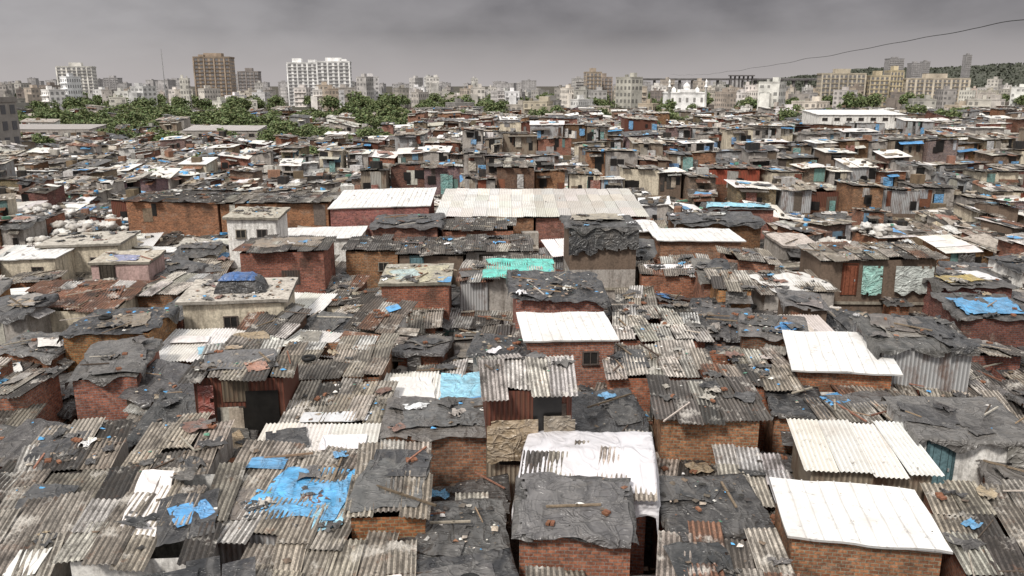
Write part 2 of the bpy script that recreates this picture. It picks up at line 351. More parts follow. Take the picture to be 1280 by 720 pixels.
h(1.75, 20.0, 3.1, 2.3, 3.3, 3.8, -3, 'brick', 'tar', tarps=[(0, .9, 3.2, 2.6, -.05, GY)])
h(2.3, 22.6, 3.7, 3.2, 3.4, 3.6, -7, 'brick', 'corr', rid=.3, clean=1, tarps=[(0.35, 1.3, 5.6, 4.8, -.1, (.8, .78, .79))])
h(9.7, 19.6, 3.9, 2.7, 3.4, 3.6, -9, 'brick', 'white')
h(14.0, 18.3, 4.0, 4.2, 2.9, 3.3, -12, 'brick', 'corr')
h(11.6, 23.7, 3.7, 2.9, 3.4, 3.6, -8, 'tan', 'light')
h(15.9, 25.3, 3.8, 3.0, 3.8, 4.0, -4, 'white', 'tar', open=[('door', -1.2, 1.7)], hang=[(.9, 1.9, 3.7, 2.2, (.2, .19, .17))])
h(13.5, 28.0, 3.6, 2.6, 3.2, 3.4, 0, 'white', 'mix', tarps=[(.3, 1.3, 2.8, 1.6, .2, GY), (-.8, 1.6, 1.0, .8, .4, BL)])
h(6.3, 21.6, 2.8, 2.4, 2.6, 2.9, 6, 'brick', 'tar')
h(5.6, 17.6, 3.2, 2.8, 2.5, 2.9, -6, 'brick', 'mix', tarps=[(-.6, 1.5, 1.6, 2, .3, BK)])
# middle foreground
h(-10.6, 29.3, 3.4, 3.0, 4.5, 4.8, 4, 'rustmetal', 'mix', wall2='brick', zs=2.6, tarps=[(-.2, 1.3, 2.7, 1.8, .1, GY), (.6, .6, .8, .9, .3, (.4, .2, .14))], hang=[(-1.5, -.9, 4.3, 3.1, (.22, .06, .045))], pan=6)
h(-7.7, 32.9, 3.8, 4.0, 3.1, 3.5, 0, 'brick', 'corr')
h(-6.8, 28.4, 3.7, 3.6, 2.9, 3.2, 0, 'grey', 'corr', tarps=[(0, .4, 2.6, .8, 0, WT)])
h(-3.25, 30.4, 4.2, 3.2, 2.7, 2.9, 0, 'brick', 'light', clean=1, tarps=[(1.2, 1.7, 2.0, 3.0, .1, LB), (-1, 1.6, 1.9, 2.8, 0, WT), (1.8, .6, .6, .8, .2, BL)])
h(-2.5, 26.4, 3.9, 2.7, 3.4, 3.6, 2, 'brick', 'tar', tarps=[(.2, 1.4, 3.2, 2, .02, GY)])
h(.6, 26.2, 3.0, 2.7, 5.2, 5.4, 5, 'rustmetal', 'corr', rid=.45, wall2='tan', zs=3.3, rcol=(.66, .62, .56), pan=3, hang=[(-1.5, .3, 4.2, 2.7, TN), (.5, 1.6, 4.3, 2.5, (.24, .2, .15))])
h(7.2, 27.1, 3.5, 2.8, 3.7, 3.9, -4, 'brick', 'dark')
h(3.6, 27.6, 3.0, 3.4, 2.8, 3.1, 8, 'brick', 'tar')
h(9.9, 30.6, 3.4, 3.2, 3.6, 3.9, 0, 'brick', 'corr')
h(13.6, 31.0, 3.6, 3.8, 4.2, 4.5, -12, 'brick', 'white', wt=1.15)
h(17.4, 32.0, 3.7, 3.4, 4.8, 5.1, -3, 'metal', 'tar', wall2='brick', zs=2.6, tarps=[(1.2, 1, 1.3, 3.0, .3, BK)])
h(6.2, 33.0, 4.0, 3.3, 3.1, 3.4, -4, 'brick', 'corr', tarps=[(-1, 1.5, 1.7, 2, .3, BK)], rcol=(.6, .55, .48))
h(7.4, 37.3, 4.0, 4.8, 3.4, 3.7, 0, 'brick', 'corr', rcol=(.64, .6, .53))
h(2.7, 35.0, 4.0, 3.5, 4.2, 4.4, 4, 'brick', 'white', open=[('window', .9, 3.0)])
h(2.5, 40.5, 4.6, 4.4, 4.6, 5.0, 2, 'brick', 'tar')
h(14.6, 37.5, 2.8, 3.0, 3.4, 3.6, 0, 'grey', 'light', rcol=(.64, .58, .54))
h(-5.65, 45.4, 3.9, 4, 4.2, 4.4, 2, 'brick', 'slab', tarps=[(0, 1.8, 3.6, 3.4, 0, (.5, .45, .3)), (-.6, 1.5, 1.6, 2.4, .3, (.5, .6, .58)), (1.7, .4, .8, 1.0, 0, BL)])
h(.5, 47.6, 3.9, 4, 4.1, 4.4, 2, 'grey', 'corr', clean=1, tarps=[(0, 1.5, 4.4, 3.8, .05, TL)])
h(22.6, 48.4, 7.0, 4, 5.0, 5.2, -2, 'brown', 'corr', open=[('door', -1.7, 2.8)], hang=[(-1.0, .2, 4.7, 2.9, (.28, .5, .44)), (1.0, 3.3, 4.7, 3.0, (.44, .47, .44))])
h(25.6, 40.3, 4, 4, 3.6, 3.9, -4, 'darkbrick', 'tar', tarps=[(0, 1.7, 3.4, 2.6, .1, BL)])
h(27.5, 46.0, 4, 4, 3.9, 4.1, -2, 'brick', 'tar', tarps=[(-.5, 1.2, 2.2, 1.4, .1, (.5, .38, .12)), (1, 2, 1.4, 2, 0, WT)])
h(-14.8, 41.2, 5.2, 4.0, 4.3, 4.4, 7, 'cream', 'slab', open=[('window', 1.2, 2.9), ('window', -.2, 2.9)])
h(-14.6, 36.0, 5.5, 3.6, 2.9, 3.1, 3, 'brick', 'light', tarps=[(.3, 1, 1.6, 1.2, .3, LB), (-1.3, 2.3, 1.8, 1.0, 0, WT), (1.7, 2.2, 1.6, 1.7, .3, TN)])
h(-19.3, 36.5, 4.0, 3.6, 4.0, 4.2, 3, 'brick', 'tar', tarps=[(.3, 1.5, 2.3, 1.8, .2, (.28, .22, .17))])
h(-17.0, 31.6, 2.5, 3.8, 3.6, 4.0, 10, 'brick', 'tar', tarps=[(0, 1.8, 2.4, 3.6, .1, GY)])
h(-24.6, 41.9, 6.0, 4.4, 3.6, 4.0, 3, 'cream', 'rust')
h(-25.5, 51, 3.6, 3, 4.2, 4.3, 4, 'pink', 'slab', open=[('door', -.8, 2.3)], tarps=[(0, 1, 1.8, 1.6, 0, (.3, .3, .45))])
h(-33, 53.5, 3.6, 3.6, 4.0, 4.1, 5, 'cream', 'white', open=[('window', .6, 2.8)])
h(-31, 56.6, 5.2, 4, 4.3, 4.4, 6, 'cream', 'slab', open=[('window', 1, 2.8), ('window', -1, 2.8)])
h(-15, 51.3, 5.4, 3.8, 4.9, 5.1, 2, 'brick', 'dark', tarps=[(0, 2, 4.4, 2.6, 0, (.25, .2, .15))], pan=1)
h(-9.8, 55, 3.6, 4, 4.2, 4.4, 2, 'brick', 'dark', open=[('window', .8, 2.8)])
h(-5.6, 54.5, 4.4, 4.4, 4.0, 4.3, 0, 'brown', 'dark', open=[('door', -1, 2.0), ('window', .8, 2.8)])
h(-1.0, 54.8, 4.4, 4.4, 4.2, 4.4, 0, 'grey', 'dark', open=[('window', .8, 2.8), ('door', -.8, 2)])
h(6.0, 52, 4.4, 4, 6.4, 6.5, 2, 'brown', 'tar', wall2='grey', zs=3.6, tarps=[(0, 3, 3.4, 2.2, 0, (.4, .34, .27))], hang=[(-2.3, -.4, 6.4, 4.7, BK), (-.6, 2.3, 6.5, 5.0, (.05, .05, .05))])
h(10.6, 50.5, 4.4, 3.4, 3.5, 3.9, -5, 'brick', 'mix', tarps=[(0, 1.4, 3.8, .8, .1, WT)])
h(17.2, 46.5, 4.2, 3.2, 3.4, 3.8, 2, 'grey', 'corr', tarps=[(0, 1.5, 4, 3, .1, WT)])
h(13.6, 57, 5.8, 4, 4.6, 4.7, 0, 'brick', 'white', open=[('window', 1.9, 3.4)])
h(9.7, 60.5, 3.0, 4, 4.7, 4.8, 0, 'brown', 'white')
h(16.2, 62, 6.5, 4, 5.0, 5.2, 0, 'darkbrick', 'tar')
h(20, 69.3, 5.4, 3, 5.0, 5.1, 0, 'brick', 'tar', tarps=[(0, 1.3, 5.6, 2.2, 0, LB)])
h(-19, 58, 3.5, 4, 6.0, 6.1, 4, 'white', 'slab', open=[('window', .7, 4.6), ('window', -.8, 4.6)])
h(-16.3, 63, 8, 4.2, 3.6, 3.7, 2, 'white', 'white')
h(-11.5, 69.3, 8.5, 8, 5.2, 5.7, 2, 'brick', 'white')
h(-30.2, 71, 8, 5, 5.3, 5.5, 1, 'brick', 'dark', wt=1.0, pan=2)
h(-21.2, 71.2, 9.6, 5, 5.2, 5.4, 0, 'brick', 'mix', wt=1.0, pan=2)
h(-2.2, 66.5, 8.0, 12, 4.7, 5.5, 0, 'brick', 'light')
h(6.6, 66.5, 9.2, 12, 4.7, 5.5, 0, 'brick', 'light', rcol=(.6, .57, .52))
h(-8.2, 60.5, 5, 4.5, 5.0, 5.2, 0, 'brick', 'tar')
h(-2.6, 60.8, 5.4, 4.2, 4.6, 4.8, 0, 'brick', 'dark')
h(24.5, 89, 5.6, 4.5, 6.4, 6.5, 0, 'red', 'dark', wall2='darkbrick', zs=4.8, pan=2)
# ragged rows of taller huts
def hutrow(y0, xa, xb, zl, zh, skip=None, wr=(2.2, 4.0)):
    x = xa
    while x < xb:
        w = R.uniform(*wr)
        if not (skip and skip[0] < x < skip[1]):
            z = R.uniform(zl, zh)
            hg = [(a, a+R.uniform(.5, 1.3), z-R.uniform(.1, 1.5), z-R.uniform(2, 3), R.choice([(.1, .09, .08), (.44, .42, .4), (.1, .28, .5), (.22, .08, .055), (.38, .34, .28), (.14, .28, .26), (.1, .22, .4), (.06, .055, .05), (.42, .42, .42)])) for a in (R.uniform(-w/2, 0), R.uniform(-.3, w/2-.6)) if R.random() < .5]
            h(x+w/2, y0+R.uniform(-2, 2), w, 4, z, z+R.uniform(-.3, .5), R.uniform(-5, 5), R.choice(['brick', 'darkbrick', 'greybrick', 'brown', 'tan', 'grey', 'grey', 'rustmetal', 'metal', 'metal', 'cream']),
              R.choice(['corr', 'dark', 'light', 'dark', 'mix', 'light', 'mix', 'corr', 'tar']), wall2=R.choice([None, 'brick', 'brown', 'metal']), zs=R.uniform(2.6, 3.8), open=[('window', R.uniform(-1, 1), z-1.4)] if R.random() < .15 else [], hang=hg, tx=R.uniform(-.07, .07), pan=R.choice([1, 2, 3, 5]), awn=R.choice([0, 1, 1]))
        x += w+R.choice([.05, .1, .2, .5])
hutrow(79, 22, 50, 4.6, 6.2)
hutrow(87, -16, 66, 5.4, 7.0, (20, 27.2))
hutrow(102, -6, 76, 5.6, 7.4)
hutrow(118, -34, -8, 5, 6.6); hutrow(119, 10, 86, 5.8, 7.8, None, (2.5, 5))
hutrow(138, -20, 98, 5.8, 8.2, None, (2.6, 6)); hutrow(160, -10, 110, 5.4, 8, None, (3, 7)); hutrow(186, -10, 128, 5.4, 8, None, (3, 8))

def corners(s, sh):
    C, S = cos(s['rot']), sin(s['rot'])
    return [(s['x']+a*C-b_*S, s['y']+a*S+b_*C) for a, b_ in ((-s['w']/2+sh, sh), (s['w']/2-sh, sh), (s['w']/2-sh, s['d']-sh), (-s['w']/2+sh, s['d']-sh))]
def overlap(A, B):
    for P in (A, B):
        for i in range(2):
            ax, ay = P[i+1][0]-P[i][0], P[i+1][1]-P[i][1]
            a = [p[0]*ax+p[1]*ay for p in A]; b_ = [p[0]*ax+p[1]*ay for p in B]
            if max(a) <= min(b_) or max(b_) <= min(a): return False
    return True
hashd = {}
def cells(C):
    xs = [p[0] for p in C]; ys = [p[1] for p in C]
    for i in range(int(min(xs)//10), int(max(xs)//10)+1):
        for j in range(int(min(ys)//10), int(max(ys)//10)+1): yield (i, j)
def insert(s):
    C = corners(s, .2)
    for k in cells(C): hashd.setdefault(k, []).append(C)
def free(s, sh=.25):
    C = corners(s, sh)
    for k in cells(C):
        for D in hashd.get(k, ()):
            if overlap(C, D): return False
    return True
for s in H: insert(s)
HERO = [s for s in H if s['y'] < 75 and s['zf'] > 3.3]
def before_hero(x, y, w, D):   # a house squeezed right in front of a taller one stays low
    for s in HERO:
        if abs(x-s['x']) < (w+s['w'])/2-.3 and 0 < s['y']-(y+D) < 2.4: return True
    return False
ROOFS = ['tar']*38+['corr']*29+['mix']*17+['dark']*5+['light']*6+['white']*1+['rust']*4
WALLS = ['brick']*50+['darkbrick']*9+['greybrick']*9+['grey']*8+['metal']*8+['brown']*7+['cream']*4+['rustmetal']*4+['teal']*1+['white']*3+['tan']*3
WFAR = ['brick']*16+['darkbrick']*11+['greybrick']*17+['grey']*20+['metal']*12+['brown']*10+['cream']*11+['rustmetal']*4+['white']*7+['tan']*7+['blue']*1
FR = ['dark']*16+['corr']*26+['tar']*16+['light']*15+['white']*5+['mix']*18+['rust']*3+['slab']*6
def tz(x, y): return noise.noise((x*.04, y*.04, 33))
def in_tree_zone(x, y):
    a = (y > 178+12*noise.noise((x*.02, 0, 0)) and x < -.12*y) or (y > 168 and x < -.52*y)
    return a and tz(x, y) < .14
y = 11.5; row = 0
while y < 390:
    D = R.uniform(2.2, 3.2) if y < 110 else R.uniform(3.0, 4.2) if y < 220 else R.uniform(4, 5.5); x = -.74*y-8+R.uniform(0, 3); xe = .74*y+8
    while x < xe:
        w = R.uniform(1.7, 3.1) if y < 110 else R.uniform(2.3, 5) if y < 220 else R.uniform(3, 9)
        cx = x+w/2; yy = y+3.8*noise.noise((cx*.07, row*.12, 0))+R.uniform(-.6, .6)
        a = 20*noise.noise((cx*.04, y*.04, 7))+R.gauss(0, 5)
        if y < 32: z = R.uniform(2.0, 3.4)
        elif y < 60: z = R.choice([R.uniform(2.1, 3.5)]*5+[R.uniform(3.6, 4.3)])
        elif y < 200: z = R.choice([R.uniform(2.2, 3.6)]*5+[R.uniform(3.8, 5.2)])
        else: z = R.choice([R.uniform(2.4, 3.8)]*3+[R.uniform(3.8, 6)])
        if 62 < y < 72 and -37 < cx < -15: z = R.uniform(2.1, 2.8)
        if y < 75 and before_hero(cx, yy, w, D): z = R.uniform(1.7, 2.3)
        rt = R.choice(ROOFS if y < 55 else FR)
        s = mkH(cx, yy, w, D-.1, z, z+R.choice([R.uniform(.1, .7), R.uniform(-.3, .3)]), a, R.choice(WALLS if y < 65 else WFAR), rt, cross=R.random() < .25, rid=.5 if R.random() < .05 else 0, tx=R.gauss(0, .085), awn=R.choice([0, 1, 1, 2]), pan=R.choice([0, 0, 1, 2]) if y > 40 else R.choice([0, 0, 1]))
        s['wt'] = R.uniform(.75, 1.2)
        if rt in ('corr', 'mix') and R.random() < .4: s['rcol'] = jit(R.choice([(.6, .56, .5), (.55, .53, .5), (.68, .65, .6), (.22, .18, .15)]), .15)
        ok = free(s, .42) and not in_tree_zone(cx, yy) and (y < 215 or R.random() < (.96 if y < 260 else .7))
        if ok:
            if y < 62 and R.random() < .6:
                for _ in range(R.choice([1, 1, 2])):
                    q = R.random()
                    c = R.choice(TARC) if q < .56 else R.choice(BLUES) if q < .67 else WT if q < .76 else R.choice([GY, TN, (.2, .17, .14), (.3, .27, .24), (.42, .38, .32)])
                    k = R.uniform(.3, .85) if q < .56 else R.uniform(.2, .5)
                    s['tarps'].append((R.uniform(-.3, .3)*w, R.uniform(.2, .8)*D, k*w, R.uniform(.35, .8)*D*(.7+k*.3), R.uniform(-.8, .8), c))
            if R.random() < .1 and z > 2.3: s['open'].append((R.choice(['window', 'door', 'window']), R.uniform(-.3, .3)*w, 0))
            s['open'] = [(k, ox, (z-2.05 if k == 'door' else z-1.25)) for k, ox, oz in s['open']]
            if y < 62 and R.random() < .16: a_ = R.uniform(-w/2, 0); s['hang'].append((a_, a_+R.uniform(.6, 1.4), z, z-R.uniform(.7, 1.4), jit(R.choice(TARC+[TN, (.3, .08, .06), WT, BL]), .2)))
            H.append(s); insert(s)
        x += w+R.choice([.05, .15, .3, .6])
    y += D+R.choice([.05, .2, .5]); row += 1
for t in range(12000):
    yy = R.uniform(14, 112); cx = R.uniform(-.7, .7)*(yy+6)
    k = 1.7 if t > 6000 else 2.5
    z = R.uniform(1.5, 2.8)
    s = mkH(cx, yy, R.uniform(.6, 1.2)*k, R.uniform(.6, 1.1)*k, z, z+R.uniform(-.2, .4), 14*noise.noise((cx*.03, yy*.03, 7)), R.choice(WALLS), R.choice(['tar', 'tar', 'corr', 'mix', 'mix', 'dark']), tx=R.gauss(0, .1))
    if free(s, .0): H.append(s); insert(s)
H.sort(key=lambda s: s['y'])
def vis(s): return abs(s['x']) < .66*s['y']+3 and s['y'] > 15.5
inview = [s for s in H if vis(s)]
inview.sort(key=lambda s: s['y'] if s['w']*s['d'] > 15 or s['y'] < 50 else s['y']+12)
near = inview[:300]
idn = set(id(s) for s in near)
rest = [s for s in H if id(s) not in idn]

def door_mesh(col):
    mb = MB(); mb.box(0, -.03, .95, .78, .05, 1.86, col, 'wood')
    for i in range(3): mb.box(-.26+.26*i, -.062, .95, .02, .012, 1.8, mul(col, .4), 'wood')
    for x_ in (-.44, .44): mb.box(x_, -.035, .98, .09, .09, 1.96, mul(col, .5), 'wood')
    mb.box(0, -.035, 2.0, .97, .09, .08, mul(col, .5), 'wood'); mb.box(.3, -.08, .95, .05, .05, .12, (.3, .3, .3), 'bits')
    return mb.mesh('door')
def win_mesh(col):
    mb = MB(); mb.box(0, -.01, .32, .62, .03, .56, (.02, .019, .018), 'dark')
    for x_ in (-.34, .34, 0): mb.box(x_, -.03, .32, .06 if x_ else .035, .07, .62, col, 'wood')
    mb.box(0, -.035, .62, .76, .08, .05, col, 'wood'); mb.box(0, -.06, .02, .8, .14, .05, mul(col, .8), 'wood')
    return mb.mesh('window')
DM = [door_mesh(c) for c in ((.12, .07, .04), (.12, .2, .22), (.2, .07, .04), (.3, .28, .24), (.06, .05, .04))]
WM = [win_mesh(c) for c in ((.24, .21, .17), (.15, .13, .12), (.1, .08, .07))]

NAMES = {'brick': 'brick_house', 'darkbrick': 'brick_house', 'greybrick': 'brick_house', 'cream': 'plaster_house', 'grey': 'plaster_house', 'white': 'plaster_house', 'green': 'plaster_house', 'pink': 'plaster_house', 'brown': 'timber_house'}
tarps_all = []; hangs = []; bits = MB(); brick_objs = []; planks = []
def loc2w(s, x, y): C, S = cos(s['rot']), sin(s['rot']); return s['x']+x*C-y*S, s['y']+x*S+y*C
BITC = [(.66, .63, .58)]*3+[(.05, .045, .04)]*7+[(.2, .15, .11)]*8+[(.26, .13, .08)]*2+[(.1, .33, .6)]*2+[(.42, .36, .29)]*5+[(.12, .28, .2)]+[(.12, .1, .08)]*5
def bit(x, y, z, sz, col):
    a = R.uniform(0, 6.3); C, S = cos(a), sin(a); e = R.uniform(.4, 1)
    pts = [(-sz, -sz*e), (sz, -sz*e), (sz*R.uniform(.4, 1.1), sz*e), (-sz*R.uniform(.4, 1), sz*e)]
    ids = [bits.a((x+p*C-q*S, y+p*S+q*C, z+R.uniform(-.1, .5)*sz)) for p, q in pts]
    m_ = bits.a((x, y, z+R.uniform(.3, .9)*sz))
    for i in range(4): bits.face([ids[i], ids[(i+1) % 4], m_], mul(col, R.uniform(.8, 1.2)), 'bits')
def rag(x, y, z, sz, col):
    se = R.uniform(0, 99); a = R.uniform(0, 6.3); C, S = cos(a), sin(a); e = R.uniform(.4, 1)
    def fn(u, v):
        p, q = (u-.5)*sz*(1+.5*noise.noise((v*3+se, 0, 0))), (v-.5)*sz*e*(1+.5*noise.noise((u*3+se, 4, 0)))
        return (x+p*C-q*S, y+p*S+q*C, z+sz*.2*(.5+noise.noise((u*3.5+se, v*3.5, 8))))
    bits.grid(5, 5, fn, col, 'tarp', True, .15)
def stick(x, y, z, L, t, col):
    bits.box(x, y, z, L, t, t, col, 'wood', R.uniform(0, 3.1), R.uniform(-.06, .06))
for n_, s in enumerate(near):
    lod = 0 if s['y'] < 55 else 1
    nm = NAMES.get(s['wall'], 'sheet_metal_house')
    e = obj(nm, None, None, (s['x'], s['y'], 0), s['rot'], f"{WORD[s['wall']]} shanty house with {RWORD[s['roof']]}", 'house', 'shanty houses packed together in the slum')
    e.empty_display_size = .5
    mb = MB(); wall_geo(mb, s)
    if s['zf'] > 4.2 and WALL[s['wall']][0] == 'paint': mb.box(0, -.09, 2.3, s['w']+.1, .1, .16, (.3, .27, .22), 'paint')
    obj('wall', mb.mesh('wall'), e)
    mb = MB(); roof_geo(mb, s, lod); obj('roof', mb.mesh('roof'), e)
    for k, ox, oz in s['open']:
        obj(k, R.choice(DM) if k == 'door' else R.choice(WM), e, (max(-s['w']/2+.55, min(s['w']/2-.55, ox)), -.09 if s['pan'] else -.015, oz))
    for t in s['tarps']: tarps_all.append((s, t))
    for t in s['hang']: hangs.append((s, t))
def clutter(s, dens):
    if s['clean']: return
    Z = Zf(s); ar = s['w']*s['d']; wh = s['roof'] in ('white', 'light')
    P = lambda: (R.uniform(-.5, .5)*s['w'], R.uniform(0, 1)*s['d'])
    for _ in range(int(ar*dens*(3.6 if not wh else .5)*R.choice([.15, .5, 2]))):
        x_, y_ = P(); X, Y = loc2w(s, x_, y_); bit(X, Y, Z(x_, y_)+.15, R.choice([.03, .04, .06, .11]), jit(R.choice(BITC), .3))
    if not wh:
        for _ in range(int(ar*dens*R.choice([.1, .3, .8]))):
            x_, y_ = P(); X, Y = loc2w(s, x_, y_); rag(X, Y, Z(x_, y_)+.14, R.uniform(.3, .9), jit(R.choice(TARC*3+[WT, TN, (.2, .16, .12), (.13, .38, .65), (.35, .31, .27), (.5, .46, .4), (.22, .11, .08)]), .3))
        for _ in range(int(ar*dens*R.choice([0, .15, .4]))):
            x_, y_ = P(); X, Y = loc2w(s, x_, y_); stick(X, Y, Z(x_, y_)+.22, R.uniform(.5, 2), R.uniform(.03, .06), jit(R.choice([(.25, .18, .12), (.12, .09, .07), (.45, .4, .34), (.26, .13, .09)]), .3))
for s in near:
    clutter(s, 1 if s['y'] < 60 else .7)
    Z = Zf(s)
    if s['roof'] not in ('white', 'light') and not s['clean'] and len(brick_objs) < 200:
        for _ in range(R.choice([0, 0, 1, 2, 3])):
            x_, y_ = R.uniform(-.45, .45)*s['w'], R.uniform(.05, .95)*s['d']; X, Y = loc2w(s, x_, y_); brick_objs.append((X, Y, Z(x_, y_)+.18))
    if s['roof'] not in ('white', 'light') and not s['clean'] and len(planks) < 110 and R.random() < .45:
        x_, y_ = R.uniform(-.3, .3)*s['w'], R.uniform(.2, .8)*s['d']; X, Y = loc2w(s, x_, y_); planks.append((X, Y, Z(x_, y_)+.21))
for s in rest:
    if s['y'] < 90 and vis(s): clutter(s, .5)
TW = lambda c: 'blue' if c[2] > c[0]*1.6 and c[2] > .2 and c[1] < c[2]*.9 else 'teal' if c[1] > c[0]*2 else 'white' if c[0] > .6 else 'black' if c[0] < .07 else 'grey' if c[0] < .15 else 'tan'
for i, (s, t) in enumerate(tarps_all[:235]):
    mb = MB(); tarp_geo(mb, s, *t[:5], jit(t[5], .12), .12 if s['y'] < 35 else .18 if s['y'] < 60 else .4, .15+.02*(i % 3))
    obj('tarpaulin', mb.mesh('tarpaulin'), None, (s['x'], s['y'], 0), s['rot'], f"wrinkled {TW(t[5])} plastic sheet spread over a shanty roof", 'tarpaulin', 'plastic sheets covering the roofs')
for s, t in hangs[:60]:
    mb = MB(); hang_geo(mb, s, *t)
    obj('tarpaulin', mb.mesh('tarpaulin'), None, (s['x'], s['y'], 0), s['rot'], f"{TW(t[4])} sheet hanging down the front of a shanty", 'tarpaulin', 'plastic sheets covering the roofs')
mb = MB()
def bundle(sx, sy, sz, col, x0=0, zb=0):
    def fn(u, v):
        p, q = (u-.5)*2, (v-.5)*2; hgt = (1-abs(p)**4)*(1-abs(q)**4)
        return (x0+p*sx*(1+.1*noise.noise((q*2, 3, x0))), q*sy*(1+.1*noise.noise((p*2, 7, x0))), zb+sz*hgt**.6*(.85+.35*noise.noise((p*1.8+x0, q*1.8, 1)))+.05*noise.noise((p*6, q*6, 2)))
    mb.grid(22, 14, fn, col, 'tarp')
bundle(1.35, .8, .95, BK); bundle(.95, .7, .3, (.04, .12, .32), -.15, .68)
obj('covered_bundle', mb.mesh('covered_bundle'), None, (-14.9, 43.1, 4.5), .12, 'lumpy bundle under black and blue plastic on a flat roof', 'bundle')
bm = []
for k in range(3):
    mb = MB()
    for i in range(1+k): mb.box(R.uniform(-.03, .03), i*.12, .04, .2, .1, .07, jit((.25, .12, .075), .25), 'clay', R.uniform(-.3, .3))
    bm.append(mb.mesh('loose_brick'))
for X, Y, Z_ in brick_objs[:200]:
    obj('loose_brick', R.choice(bm), None, (X, Y, Z_), R.uniform(0, 3), 'loose red brick weighing down a roof sheet', 'brick', 'loose bricks holding down roof sheets')
pm = []
for L, c in ((1.6, (.22, .17, .12)), (2.4, (.13, .1, .07)), (1.2, (.34, .3, .24))):
    mb = MB(); mb.box(0, 0, .03, L, .07, .05, c, 'wood'); mb.box(.1, 0, .06, .06, .09, .012, mul(c, .5), 'wood'); pm.append(mb.mesh('wooden_plank'))
for X, Y, Z_ in planks[:110]:
    obj('wooden_plank', R.choice(pm), None, (X, Y, Z_), R.uniform(0, 3), 'weathered wooden plank lying on a shanty roof', 'plank', 'planks lying on the roofs')
mb = MB(); prof = [(.2, 0), (.3, -.08), (.33, 0), (.3, .08), (.22, .07), (.2, 0)]; mb.lathe(0, 0, [(r, z+.1) for r, z in prof], 20, (.02, .02, .02), 'rubber'); tm = mb.mesh('tyre')
for X, Y, Z_ in ((-1.1, 18.4, 2.85), (-9.2, 34.5, 3.4), (-20, 38, 4.3)):
    obj('tyre', tm, None, (X, Y, Z_), 0, 'old black rubber tyre lying on a roof', 'tyre', 'old tyres on roofs')
for _ in range(5000):
    Y = R.uniform(15, 70); X = R.uniform(-.68, .68)*Y; bit(X, Y, .1+R.random()*.4, R.choice([.06, .1, .2]), jit(R.choice(BITC), .3))
obj('rubbish', bits.mesh('rubbish'), None, label='scattered rubbish, rags and rubble over roofs', cat='rubbish', kind='stuff')
mb = MB(); tb = MB()
for s in rest:
    if s['y'] > 100 and not vis(s) and abs(s['x']) > .72*s['y']+6: continue
    mb.T(s['x'], s['y'], s['rot']); wall_geo(mb, s)
    lod = (0 if s['y'] < 40 else 1) if s['y'] < 100 and vis(s) else 2
    roof_geo(mb, s, lod)
    Z = Zf(s)
    for k in range(R.choice([0, 1, 2])):
        x_ = R.uniform(-.35, .35)*s['w']; z_ = s['zf']-R.uniform(1.0, 1.4); u = R.uniform(.2, .45)
        mb.poly([(x_-u, -.1, z_-.5), (x_+u, -.1, z_-.5), (x_+u, -.1, z_+.35), (x_-u, -.1, z_+.35)], (.015, .013, .012), 'dark')
    if s['hang']:
        for t in s['hang']: tb.T(s['x'], s['y'], s['rot']); hang_geo(tb, s, *t, .3)
    if s['y'] < 260:
        for k in range(R.choice([0, 1, 2, 3])):
            q = R.random(); c = R.choice(TARC) if q < .36 else R.choice(BLUES) if q < .56 else WT if q < .75 else R.choice([TN, (.3, .14, .09), (.48, .45, .41)])
            tb.T(s['x'], s['y'], s['rot'])
            tarp_geo(tb, s, R.uniform(-.3, .3)*s['w'], R.uniform(.1, .8)*s['d'], R.uniform(.6, 2.0), R.uniform(.5, 1.8), R.uniform(-.6, .6), jit(c), .9 if s['y'] > 105 else .35, .16, tat=0)
    for k in range(R.choice([2, 4, 8, 12])):
        x_, y_ = R.uniform(-.5, .5)*s['w'], R.uniform(0, 1)*s['d']; c = jit(R.choice(BITC+[(.6, .58, .55)]*4), .3); u = R.uniform(.1, .4)
        mb.box(x_, y_, Z(x_, y_)+.18, u*R.uniform(.6, 2.5), u, u*R.uniform(.3, 1.2), c, 'bits', R.uniform(0, 3), R.uniform(-.3, .3))
    if R.random() < .15 and s['y'] > 60:
        mb.box(R.uniform(-.3, .3)*s['w'], R.uniform(.3, .7)*s['d'], s['zf']+.5, R.uniform(.6, 1.6), R.uniform(.6, 1.2), R.uniform(.8, 1.4), jit(R.choice([(.03, .03, .03), (.65, .63, .6), (.3, .17, .12), (.2, .15, .1), (.4, .38, .35)])), 'paint', R.uniform(-.4, .4))
obj('shanty_houses', mb.mesh('shanty_houses'), None, label='dense sprawl of low shanty houses with patched roofs', cat='houses', kind='stuff')
obj('tarpaulin_patches', tb.mesh('tarpaulin_patches'), None, label='scraps of plastic sheet over distant shanty roofs', cat='tarpaulins', kind='stuff')

